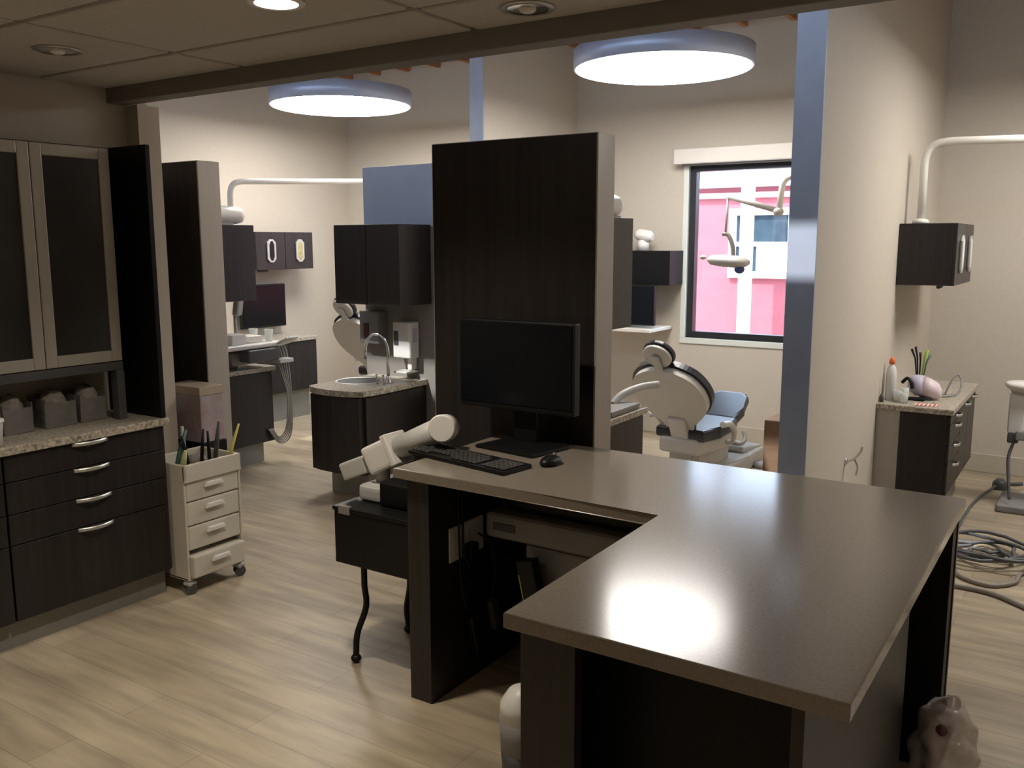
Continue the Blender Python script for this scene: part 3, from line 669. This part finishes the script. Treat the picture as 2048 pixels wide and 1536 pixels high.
# far wall equipment beside the window
t = thing('wall_cabinet', 'black wall cabinet left of the window above a dark monitor', 'cabinet', (-3.4, 7.35, 1.36), 'upper cabinets in the bays')
G().box((-3.78, 7.22, 1.352), (-3.11, 7.498, 1.645), .003).build('carcass', M_lamin, t)
G().box((-3.78, 7.20, 1.354), (-3.11, 7.22, 1.643), .002).build('door', M_lamin, t)
t = thing('wall_monitor', 'dark monitor under the black wall cabinet left of the window', 'monitor', (-3.4, 7.2, 1.0))
G().box((-3.75, 7.10, 1.01), (-3.20, 7.14, 1.352), .005).build('monitor_housing', M_black, t)
G().box((-3.735, 7.096, 1.03), (-3.215, 7.101, 1.34)).build('screen', M_screen, t)
G().box((-3.52, 7.14, 1.12), (-3.42, 7.498, 1.22), .005).build('wall_arm', M_black, t)
tag(G().box((-3.80, 7.02, .955), (-3.20, 7.498, .985), .006).build('wall_shelf', M_blind), 'narrow cream shelf under the dark monitor left of the window', 'shelf')
t = thing('cabinet_top_device', 'small white rounded device on top of the black wall cabinet', 'device', (-3.38, 7.3, 1.645))
G().lathe((-3.42, 7.33, 1.646), [(.05, 0), (.05, .06), (.04, .09)], 20).build('stand', M_white, t)
G().tube([(-3.50, 7.33, 1.79), (-3.46, 7.33, 1.785), (-3.36, 7.33, 1.765), (-3.33, 7.33, 1.758)], [.03, .052, .052, .03], 20).build('device_head', M_white, t)
t = thing('cardboard_box', 'tall brown cardboard box leaning by the divider wall in the chair bay', 'box', (-1.42, 5.4, 0))
G().box((-1.62, 5.2, 0), (-1.225, 5.6, .675), .004).build('box_body', M_card, t)
G().box((-1.617, 5.203, .675), (-1.228, 5.398, .679)).box((-1.617, 5.402, .675), (-1.228, 5.597, .679)).build('flap', M_card, t)

# ------------------------------------------------------------------ left bay delivery unit
t = thing('delivery_unit', 'white dental delivery unit with hanging hoses in the left bay', 'dental unit', (-5.5, 4.6, .765))
G().box((-5.78, 4.16, .766), (-5.55, 4.62, .80), .008).box((-5.62, 4.30, .80), (-5.56, 4.45, .93), .008).build('stand', M_tray, t)
G().box((-5.78, 4.05, .93), (-5.30, 4.86, .965), .014, 3).build('tray', M_white, t)
G().box((-5.70, 4.46, .80), (-5.42, 4.78, .90), .02, 3).build('control_head', M_grey, t)
G().box((-5.40, 4.50, .83), (-5.28, 4.80, .925), .016, 3).build('control_panel', M_dgrey, t, 'dark control panel')
for i in range(5):
    yy = 4.80+.028*i
    g = G().tube([(-5.36, yy, .93), (-5.27, yy, .965), (-5.20, yy+.01, 1.0)], [.007, .011, .006], 8)
    hp = g.build('handpiece', M_steel, t)
    G().tube(cat_pts([(-5.36, yy, .93), (-5.34, yy+.02, .82), (-5.33, 4.90+.012*i, .55-.02*i), (-5.35, 4.90+.01*i, .28-.02*i), (-5.37, 4.84, .20-.012*i), (-5.40, 4.80-.01*i, .27)]), .0055, 8).build('hose', M_hose if i % 2 else M_grey, hp)
G().box((-5.36, 4.78, .80), (-5.26, 4.92, .83), .006).build('hose_bracket', M_tray, t)
G().tube([(-5.66, 4.70, .96), (-5.66, 4.70, 1.18)], .012, 10).build('lamp_post', M_grey, t)
G().obox((-5.64, 4.72, 1.24), (.05, .09, .17), (0, .15, .4), .02, 3).build('curing_lamp', M_grey, t)
rnd = random.Random(3)
for i, (y, x, h, m, lb) in enumerate(((4.16, -5.55, .055, M_white, 'white box at the left end of the delivery tray'), (4.32, -5.50, .035, M_tray, 'flat pale box on the delivery tray before the monitor'),
        (4.48, -5.44, .075, M_white, 'white box in the middle of the delivery tray'), (4.66, -5.46, .05, M_blind, 'cream box near the right end of the delivery tray'))):
    tag(G().box((x-.08, y-.065, .966), (x+.08, y+.065, .966+h), .006).build('supply_box', m), lb, 'box', 'supply boxes on the delivery tray')
for i, (y, x) in enumerate(((4.78, -5.55), (4.80, -5.40))):
    tag(G().lathe((x, y, .966), [(.026, 0), (.036, .09), (.033, .09), (.025, .005)], 18).build('plastic_cup', M_cup),
        ['clear cup at the back of the delivery tray', 'clear cup at the front end of the delivery tray'][i], 'cup')
for i, (x, y, rr, h, m, lb) in enumerate(((-5.50, 4.20, .03, .12, M_white, 'white jar at the left below the delivery tray'), (-5.46, 4.31, .022, .15, M_steel, 'steel canister below the delivery tray'),
        (-5.47, 4.40, .028, .09, M_tray, 'pale pot beside the steel canister below the delivery tray'))):
    tag(G().lathe((x, y, .766), [(rr*.9, 0), (rr, .004), (rr, h*.85), (rr*.7, h*.9), (rr*.7, h)], 20).build('supply_jar', m), lb, 'jar', 'jars below the delivery tray')
t = thing('wall_monitor', 'black monitor on the left bay wall below the hexagon handled cabinet', 'monitor', (-6.98, 6.14, .88))
G().box((-6.99, 5.86, .885), (-6.95, 6.42, 1.31), .005).build('monitor_housing', M_black, t)
G().box((-6.952, 5.875, .905), (-6.946, 6.405, 1.295)).build('screen', M_screen, t)
G().box((-7.048, 6.06, 1.0), (-6.99, 6.2, 1.15), .004).build('wall_bracket', M_black, t)

# ------------------------------------------------------------------ white drawer cart
t = thing('drawer_cart', 'white rolling drawer cart beside the left cabinets', 'cart', (-3.66, 2.83, 0))
CX0, CX1, CY0, CY1 = -3.95, -3.64, 2.672, 3.015
t.location = ((CX0+CX1)/2, 2.84, 0)
g = G()
g.box((CX0, CY0, .575), (CX1, CY0+.018, .655), .006).box((CX0, CY1-.018, .575), (CX1, CY1, .655), .006)
g.box((CX0, CY0, .575), (CX0+.018, CY1, .655), .006).box((CX1-.018, CY0, .575), (CX1, CY1, .655), .006).box((CX0, CY0, .57), (CX1, CY1, .58))
g.build('top_tray', M_wmetal, t)
G().box((CX0, CY0, .07), (CX0+.30, CY0+.012, .575), .004).box((CX0, CY1-.012, .07), (CX0+.30, CY1, .575), .004).box((CX0, CY0, .07), (CX0+.012, CY1, .575))\
    .box((CX0, CY0, .07), (CX1-.02, CY1, .08)).build('side_frame', M_wmetal, t)
for z0, z1, ox in ((.468, .572, 0), (.346, .463, 0), (.222, .341, 0), (.085, .195, .03)):
    d = G().box((CX0+.03, CY0+.014, z0), (CX1-.012+ox, CY1-.014, z1), .008).build('drawer', M_wmetal, t)
    yc = (CY0+CY1)/2; x1 = CX1-.012+ox
    G().plate([(-.055, 0), (.055, 0), (.045, .022), (-.045, .022)], (x1+.002, yc, z1-.045), (0, 1, 0), (0, 0, 1), .02, .004).build('drawer_pull', M_white, d)
for x, y in ((CX0+.03, CY0+.02), (CX1-.03, CY0+.02), (CX0+.03, CY1-.02), (CX1-.03, CY1-.02)):
    c_ = G().lathe((x, y, .06), [(.012, 0), (.014, .045)], 12).box((x-.024, y-.024, .045), (x+.024, y+.024, .062), .006).build('caster', M_tray, t)
    G().cyl((x-.022, y+.012, .028), (x-.009, y+.008, .028), .028, n=20).cyl((x+.009, y-.004, .028), (x+.022, y-.008, .028), .028, n=20).build('wheel', M_dgrey, c_)
# contents of the cart tray
for i, (x, y, a, h, m, rr, lab) in enumerate((
        (-3.66, 2.76, .3, .20, M_teal, .012, 'teal green tube standing in the cart tray'),
        (-3.62, 2.80, -.25, .18, M_black, .011, 'black tool leaning left in the cart tray'),
        (-3.60, 2.845, .05, .20, M_black, .009, 'upright black tool in the middle of the cart tray'),
        (-3.58, 2.875, -.1, .19, M_black, .009, 'black tool next to the middle one in the cart tray'),
        (-3.61, 2.915, .12, .22, M_dgrey, .012, 'tall dark tool near the right of the cart tray'),
        (-3.56, 2.945, .35, .20, M_yell, .009, 'yellow green stick leaning right in the cart tray'),
        (-3.70, 2.83, -.1, .21, M_tray, .012, 'pale grey tube at the back of the cart tray'),
        (-3.57, 2.735, .15, .12, M_olive, .014, 'short olive tube at the left corner of the cart tray'))):
    x -= .13; y = 2.70+(y-2.735)*1.28
    tag(G().tube([(x, y, .582), (x+.01, y+a*h*.5, .582+h*.6), (x+.02, y+a*h, .60+h)], [rr, rr, rr*.6], 10).build('tool', m), lab, 'tool', 'tools standing in the white cart')
for i, (x, y, sx, m, lab) in enumerate(((-3.60, 2.76, .04, M_olive, 'crumpled olive pouch at the left of the cart tray'), (-3.57, 2.83, .035, M_olive, 'crumpled olive pouch at the front middle of the cart tray'),
                                   (-3.57, 2.93, .035, M_yell, 'yellow green pouch at the right of the cart tray'), (-3.72, 2.90, .05, M_gauze, 'grey gauze bundle at the back of the cart tray'))):
    x -= .14; y = 2.72+(y-2.76)*1.4
    g = G().ell((x, y, .612), (sx, sx*.9, .026), seg=14)
    for v in g.bm.verts: v.co += Vector((rnd.uniform(-1, 1), rnd.uniform(-1, 1), rnd.uniform(-.4, 1)))*.005
    tag(g.build('pouch', m), lab, 'pouch')
t = thing('printed_carton', 'pinkish printed carton behind the white cart', 'box', (-4.05, 3.08, 0))
G().box((-4.25, 3.03, .0), (-3.96, 3.195, .66), .006).build('stand', M_lamin, t, 'black stand')
G().box((-4.24, 3.035, .66), (-3.965, 3.185, .955), .004).build('carton_body', M_carton, t)
G().box((-4.243, 3.032, .915), (-3.962, 3.188, .96), .003).build('carton_lid', mat('cream_card', (.45, .37, .28), .7, noise=.05), t)

# ------------------------------------------------------------------ black cart with the white device
t = thing('side_cart', 'black side cart on bent legs left of the desk', 'cart', (-2.33, 2.75, 0))
G().box((-2.53, 2.55, .435), (-2.115, 2.95, .655), .006).build('cabinet_box', M_black, t)
G().box((-2.535, 2.545, .655), (-2.11, 2.955, .672), .004).build('top', M_black, t)
G().box((-2.50, 2.543, .645), (-2.44, 2.56, .68), .003).build('corner_bracket', M_grey, t)
for x, y, dx, dy in ((-2.44, 2.62, -.03, -.03), (-2.17, 2.62, .02, -.03), (-2.44, 2.90, -.03, .03), (-2.17, 2.90, .02, .03)):
    lg = G().tube(cat_pts([(x, y, .437), (x, y, .33), (x-dx*.2, y, .24), (x+dx, y+dy*.6, .12), (x+dx, y+dy, .03)]), .013, 12).build('leg', M_black, t)
    G().ell((x+dx, y+dy, .018), (.022, .022, .018)).build('foot', M_black, lg)
t = thing('scanner_device', 'white scanner with tilted arm and round head on the black cart', 'device', (-2.35, 2.8, .672))
G().box((-2.50, 2.66, .673), (-2.38, 2.90, .74), .02, 3).build('device_base', M_tray, t)
G().box((-2.37, 2.64, .673), (-2.20, 2.86, .775), .018, 3).build('power_block', M_black, t)
G().box((-2.19, 2.70, .673), (-2.155, 2.80, .76), .008).build('cable_plug', M_white, t)
p0, p1, p2, p4 = Vector((-2.62, 2.72, .765)), Vector((-2.50, 2.74, .815)), Vector((-2.37, 2.76, .885)), Vector((-2.13, 2.78, 1.0))
def obar(a, b2, w_, h_, m, nm, bev=.012):
    d = (b2-a); L = d.length; q = d.to_track_quat('X', 'Z'); g = G()
    vs = bmesh.ops.create_cube(g.bm, size=1, matrix=Matrix.Translation((a+b2)/2) @ q.to_matrix().to_4x4() @ Matrix.Diagonal((L, w_, h_, 1)))['verts']
    g._bev(vs, bev, 3); return g.build(nm, m, t)
obar(p0, p1, .08, .075, M_tray, 'lower_arm'); obar(p1+Vector((.01,0,.01)), p2, .12, .12, M_white, 'arm_housing', .02)
obar(p2-Vector((.012, 0, .004)), p2+Vector((.014, 0, .010)), .128, .135, M_white, 'collar', .008)
G().tube([p2, p4], [.047, .050], 24).build('barrel', M_tray, t)
G().tube([Vector((-2.145, 2.80, .992)), Vector((-2.11, 2.725, 1.005)), Vector((-2.105, 2.715, 1.006))], [.053, .055, .049], 28).build('round_head', M_white, t)
G().tube([(-2.45, 2.76, .72), (-2.44, 2.75, .82)], [.03, .03], 12).build('neck', M_tray, t)

# ------------------------------------------------------------------ L shaped desk
ZD = .90
t = thing('desk', 'large L shaped desk with taupe top and dark wood panels', 'desk', (-1.1, 2.5, 0))
top = [(-1.068, 1.594), (-.318, 1.594), (-.318, 3.165), (-2.137, 3.165), (-2.137, 2.462), (-1.072, 2.462)]
G().plate(top, (0, 0, ZD-.038), (1, 0, 0), (0, 1, 0), .038, .005, 3).build('desk_top', M_desk, t)
ZU = ZD-.038
G().box((-2.09, 2.485, 0), (-1.99, 3.15, ZU-.001), .002).build('side_panel', M_lam, t)
G().box((-1.99, 3.13, .0), (-.33, 3.15, ZU-.001)).build('modesty_panel', M_lam, t)
G().box((-.46, 3.05, 0), (-.334, 3.13, ZU-.001), .002).build('end_panel', M_lamin, t)  # face turned from the light, its shade put into blacker laminate
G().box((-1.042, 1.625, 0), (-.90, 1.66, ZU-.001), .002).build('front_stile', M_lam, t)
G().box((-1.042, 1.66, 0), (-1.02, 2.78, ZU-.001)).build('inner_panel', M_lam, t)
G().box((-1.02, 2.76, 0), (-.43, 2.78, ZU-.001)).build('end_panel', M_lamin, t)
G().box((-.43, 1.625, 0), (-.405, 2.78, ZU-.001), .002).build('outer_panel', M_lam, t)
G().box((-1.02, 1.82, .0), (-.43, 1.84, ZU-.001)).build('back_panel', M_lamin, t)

# keyboard
t = thing('keyboard', 'black computer keyboard on the left wing of the desk', 'keyboard', (-1.95, 2.69, ZD), local=True)
kx = Vector((-1.70-(-2.21), 2.652-2.736, 0)); ang = math.atan2(kx.y, kx.x)
t.location = (-1.968, 2.70, ZD); t.rotation_euler = (0, 0, ang)
G().box((-.255, -.078, .001), (.255, .078, .017), .005).build('keyboard_case', M_black, t)
k = 0
for rrow in range(6):
    for cc in range(21):
        if cc in (15,) or (cc in (14,) and rrow > 3): continue
        if rrow == 0 and 4 <= cc <= 8: continue
        x = -.244+cc*.0236; y = -.066+rrow*.0235
        if k < 98: G().box((x, y, .0165), (x+.020, y+.0195, .024), .003, 1).build('key', M_key, t)
        k += 1
t = thing('computer_mouse', 'black computer mouse right of the keyboard', 'mouse', (-1.675, 2.82, ZD))
g = G().ell((-1.675, 2.82, ZD+.012), (.034, .056, .024))
for v in g.bm.verts: v.co.z = max(v.co.z, ZD+.001)
g.build('mouse_shell', M_black, t); G().cyl((-1.679, 2.85, ZD+.033), (-1.671, 2.85, ZD+.033), .008, n=12).build('scroll_wheel', M_grey, t)
# monitor
t = thing('computer_monitor', 'large black computer monitor standing on the desk', 'monitor', (-1.93, 2.98, ZD))
G().plate([(-2.075, 2.90), (-1.78, 2.86), (-1.74, 3.08), (-2.03, 3.12)], (0, 0, ZD+.001), (1, 0, 0), (0, 1, 0), .014, .004).build('stand_base', M_black, t)
G().box((-1.99, 3.05, ZD+.012), (-1.88, 3.085, 1.30), .006).build('stand_neck', M_black, t)
G().box((-2.217, 2.99, 1.05), (-1.672, 3.035, 1.412), .006).build('monitor_housing', M_black, t)
G().box((-2.205, 2.986, 1.075), (-1.684, 2.992, 1.40)).build('screen', M_screen, t)

# printer on low stand
t = thing('printer_stand', 'low black stand under the grey printer beneath the desk', 'stand', (-1.45, 2.95, 0))
G().box((-1.70, 2.76, .0), (-1.10, 3.10, .28), .004).build('stand_body', M_lamin, t)
t = thing('printer', 'grey multifunction printer under the desk corner', 'printer', (-1.5, 2.9, .28))
G().box((-1.76, 2.78, .281), (-1.12, 3.12, .585), .012).build('printer_body', M_grey, t)
G().box((-1.92, 2.74, .60), (-1.12, 3.12, .70), .022, 3).box((-1.76, 2.79, .58), (-1.13, 3.10, .60)).build('scanner_unit', M_grey, t)
G().box((-1.86, 2.80, .70), (-1.20, 3.11, .76), .02, 3).build('document_feeder', M_black, t)
G().box((-1.88, 2.735, .635), (-1.78, 2.745, .665), .003).build('control_panel', M_dgrey, t)
G().box((-1.28, 2.765, .45), (-1.20, 2.785, .56), .004).build('paper_tray', M_tray, t)
t = thing('upright_device', 'black upright box with yellow edge leaning on the printer', 'device', (-1.65, 2.72, .28))
G().obox((-1.685, 2.715, .43), (.075, .05, .26), (0, -.22, 0), .006).build('device_body', M_black, t)
G().obox((-1.722, 2.70, .45), (.004, .022, .10), (0, -.22, 0), .001).build('edge_strip', M_yell, t)
G().box((-1.70, 2.69, .0), (-1.60, 2.745, .305), .004).build('holder', M_lamin, t)
# outlets and cords
for i, (y0, lab) in enumerate(((2.60, 'white outlet plate nearer the desk front under the left wing'), (2.69, 'double outlet plate with plugs under the left wing of the desk'))):
    t = thing('outlet_plate', lab, 'outlet', (-1.985, y0+.04, .56), 'outlet plates under the desk')
    G().box((-1.9895, y0, .52), (-1.982, y0+(.075 if i == 0 else .13), .655), .003).build('plate', M_white, t)
    for z in (.555, .615):
        G().box((-1.9825, y0+.022, z-.016), (-1.980, y0+.052, z+.016), .002).build('socket', M_blind, t)
for i, (pts, lab) in enumerate((
        ([(-1.955, 2.62, .86), (-1.955, 2.62, .70), (-1.96, 2.63, .60), (-1.955, 2.63, .45), (-1.95, 2.66, .33), (-1.94, 2.70, .30)], 'black cord hanging from the desk past the outlets to the long adapter'),
        ([(-1.95, 2.635, .86), (-1.95, 2.64, .66), (-1.96, 2.66, .55), (-1.95, 2.70, .47), (-1.94, 2.78, .46)], 'black cord curving right from the desk underside'),
        ([(-1.965, 2.76, .60), (-1.93, 2.79, .56), (-1.93, 2.82, .46), (-1.94, 2.83, .38), (-1.94, 2.82, .28)], 'black cord dropping from the double outlet to the small adapter'))):
    tag(G().tube(cat_pts(pts), .0045, 8).build('hanging_cable', M_black), lab, 'cable', 'cables below the desk')
tag(G().obox((-1.94, 2.70, .22), (.035, .05, .18), (.25, 0, 0), .008).build('power_adapter', M_black), 'long black power adapter hanging below the outlets', 'adapter')
tag(G().obox((-1.94, 2.825, .25), (.03, .035, .13), (.2, 0, 0), .008).build('power_adapter', M_dgrey), 'small black power adapter hanging right of the outlets', 'adapter')
tag(G().box((-1.982, 2.69, .50), (-1.945, 2.74, .575), .008).build('plug_adapter', M_black), 'black plug block in the lower socket', 'plug')

# white bin by the near wing
t = thing('waste_bin', 'white and grey bin mostly hidden behind the near desk corner', 'bin', (-1.50, 2.36, 0))
G().lathe((-1.462, 2.30, 0), [(.06, 0), (.07, .01), (.075, .09)], 28).build('bin_foot', M_dgrey, t)
G().lathe((-1.462, 2.30, .09), [(.075, 0), (.08, .11)], 28).build('bin_body', M_grey, t)
G().lathe((-1.462, 2.30, .20), [(.08, 0), (.076, .05), (.05, .09), (.02, .105)], 28).build('bin_lid', M_white, t)

# crumpled bag of supplies on the floor, lower right
t = thing('plastic_bag', 'crinkled clear plastic bag of packets on the floor right of the desk', 'bag', (-.30, 2.86, 0))
g = G(); rnd = random.Random(11)
bmesh.ops.create_icosphere(g.bm, subdivisions=4, radius=1, matrix=Matrix.Translation((-.30, 2.90, .16)) @ Matrix.Diagonal((.09, .13, .17, 1)))
for v in g.bm.verts:
    s = math.sin(v.co.x*70+v.co.z*25)*.009+math.sin(v.co.z*60+v.co.y*45)*.009+rnd.uniform(-1, 1)*.003
    v.co += v.normal*s if v.normal.length else Vector(); v.co.z = max(v.co.z, .003)
g.build('bag_film', M_film, t, smooth=True)
G().tube([(-.32, 2.86, .31), (-.30, 2.84, .35), (-.27, 2.80, .37)], [.022, .010, .022], 12).build('bag_neck', M_film, t)
G().obox((-.32, 2.90, .20), (.05, .14, .16), (0, .2, .2), .01).obox((-.31, 2.80, .10), (.06, .10, .12), (.2, 0, .4), .01).build('packets', M_carton, t)
G().ell((-.30, 2.82, .26), (.02, .02, .022)).build('seal', M_bagin, t)

# ------------------------------------------------------------------ right bay floor: hoses, foot control, instrument column
pts = []
for i in range(150):
    a = i*.21; rr = .05+.0009*i+.02*math.sin(i*.7)
    pts.append((-.43+rr*1.05*math.cos(a)*1.25+.02*math.sin(i*.23), 5.42+rr*1.5*math.sin(a)+.03*math.cos(i*.31), .012+.0004*i+.006*(i % 7)/7))
tag(G().tube(pts, .010, 6).build('coiled_hose', M_rub), 'dark grey hose lying coiled on the floor right of the desk', 'hose')
tag(G().tube(cat_pts([(-.56, 5.15, .012), (-.5, 4.99, .012), (-.36, 4.93, .012), (-.26, 5.04, .012), (-.24, 5.2, .012), (-.15, 5.3, .012), (.1, 5.3, .012), (.6, 5.5, .012)]), .011, 8).build('hose', M_hose), 'beige hose looping in front of the dark coil', 'hose')
tag(G().tube(cat_pts([(-.75, 4.78, .012), (-.55, 4.83, .012), (-.35, 4.82, .012), (-.2, 4.72, .012), (-.08, 4.60, .012), (.1, 4.45, .012), (.5, 4.3, .012)]), .013, 8).build('hose', M_hose), 'long beige hose running right in front of the others', 'hose')
tag(G().tube(cat_pts([(.1, 4.0, .014), (-.05, 4.02, .014), (-.13, 4.13, .014), (-.12, 4.28, .014), (0, 4.38, .014), (.15, 4.36, .014)]), .014, 8).build('hose', M_rub), 'dark hose bend nearest the viewer at the right edge', 'hose')
tag(G().tube(cat_pts([(-.52, 7.0, .03), (-.60, 6.6, .012), (-.62, 6.2, .012), (-.62, 5.9, .012), (-.63, 5.6, .012), (-.50, 5.62, .012)]), .009, 8).build('hose', M_rub), 'thin grey hose from the foot control to the coil', 'hose')
t = thing('foot_control', 'dark foot control on the floor by the white column', 'foot control', (-.50, 7.0, 0))
G().lathe((-.50, 7.02, 0), [(.045, 0), (.05, .01), (.048, .05), (.025, .075)], 24).build('control_dome', M_dgrey, t)
G().tube([(-.46, 7.02, .04), (-.36, 7.02, .06)], .014, 8).build('control_lever', M_rub, t)
t = thing('instrument_stand', 'white round topped instrument stand at the right edge', 'dental unit', (-.30, 6.6, 0))
G().lathe((-.36, 6.6, .775), [(.10, 0), (.125, .02), (.13, .035), (.12, .05), (.05, .055)], 32).build('round_top', M_white, t)
G().lathe((-.36, 6.6, .755), [(.085, 0), (.10, .02)], 32).build('collar', M_tray, t)
G().box((-.455, 6.55, .49), (-.36, 6.65, .756), .02, 3).build('column', M_white, t)
G().box((-.45, 6.54, .43), (-.385, 6.62, .50), .012).build('joint_block', M_dgrey, t)
G().box((-.40, 6.5, .46), (-.2, 6.7, .52), .01).build('arm', M_grey, t)
G().tube([(-.25, 6.6, .05), (-.25, 6.6, .47)], .03, 16).build('post', M_tray, t)
G().box((-.47, 6.4, 0), (-.05, 6.8, .05), .015, 3).build('floor_plate', M_grey, t)
G().tube(cat_pts([(-.41, 6.55, .44), (-.43, 6.52, .34), (-.42, 6.50, .22), (-.40, 6.45, .08)]), .010, 8).build('hose', M_rub, t)
# steel pipe stub on the divider wall just over the desk
t = thing('wall_hook', 'small chrome hook on the tan divider wall just above the desk', 'hook', (-1.09, 4.95, .53))
G().lathe((-1.093, 4.95, .55), [(.022, 0), (.022, .006), (.012, .01)], 16, axis=(1, 0, 0)).build('rosette', M_chrome, t)
G().tube(cat_pts([(-1.085, 4.95, .55), (-1.05, 4.95, .57), (-1.02, 4.95, .61), (-1.01, 4.95, .64)]), .007, 8).tube(cat_pts([(-1.05, 4.95, .57), (-1.03, 4.95, .53), (-1.035, 4.95, .48)]), .006, 8).build('hook_arm', M_chrome, t)

for o in LOCALS: del o['_local']
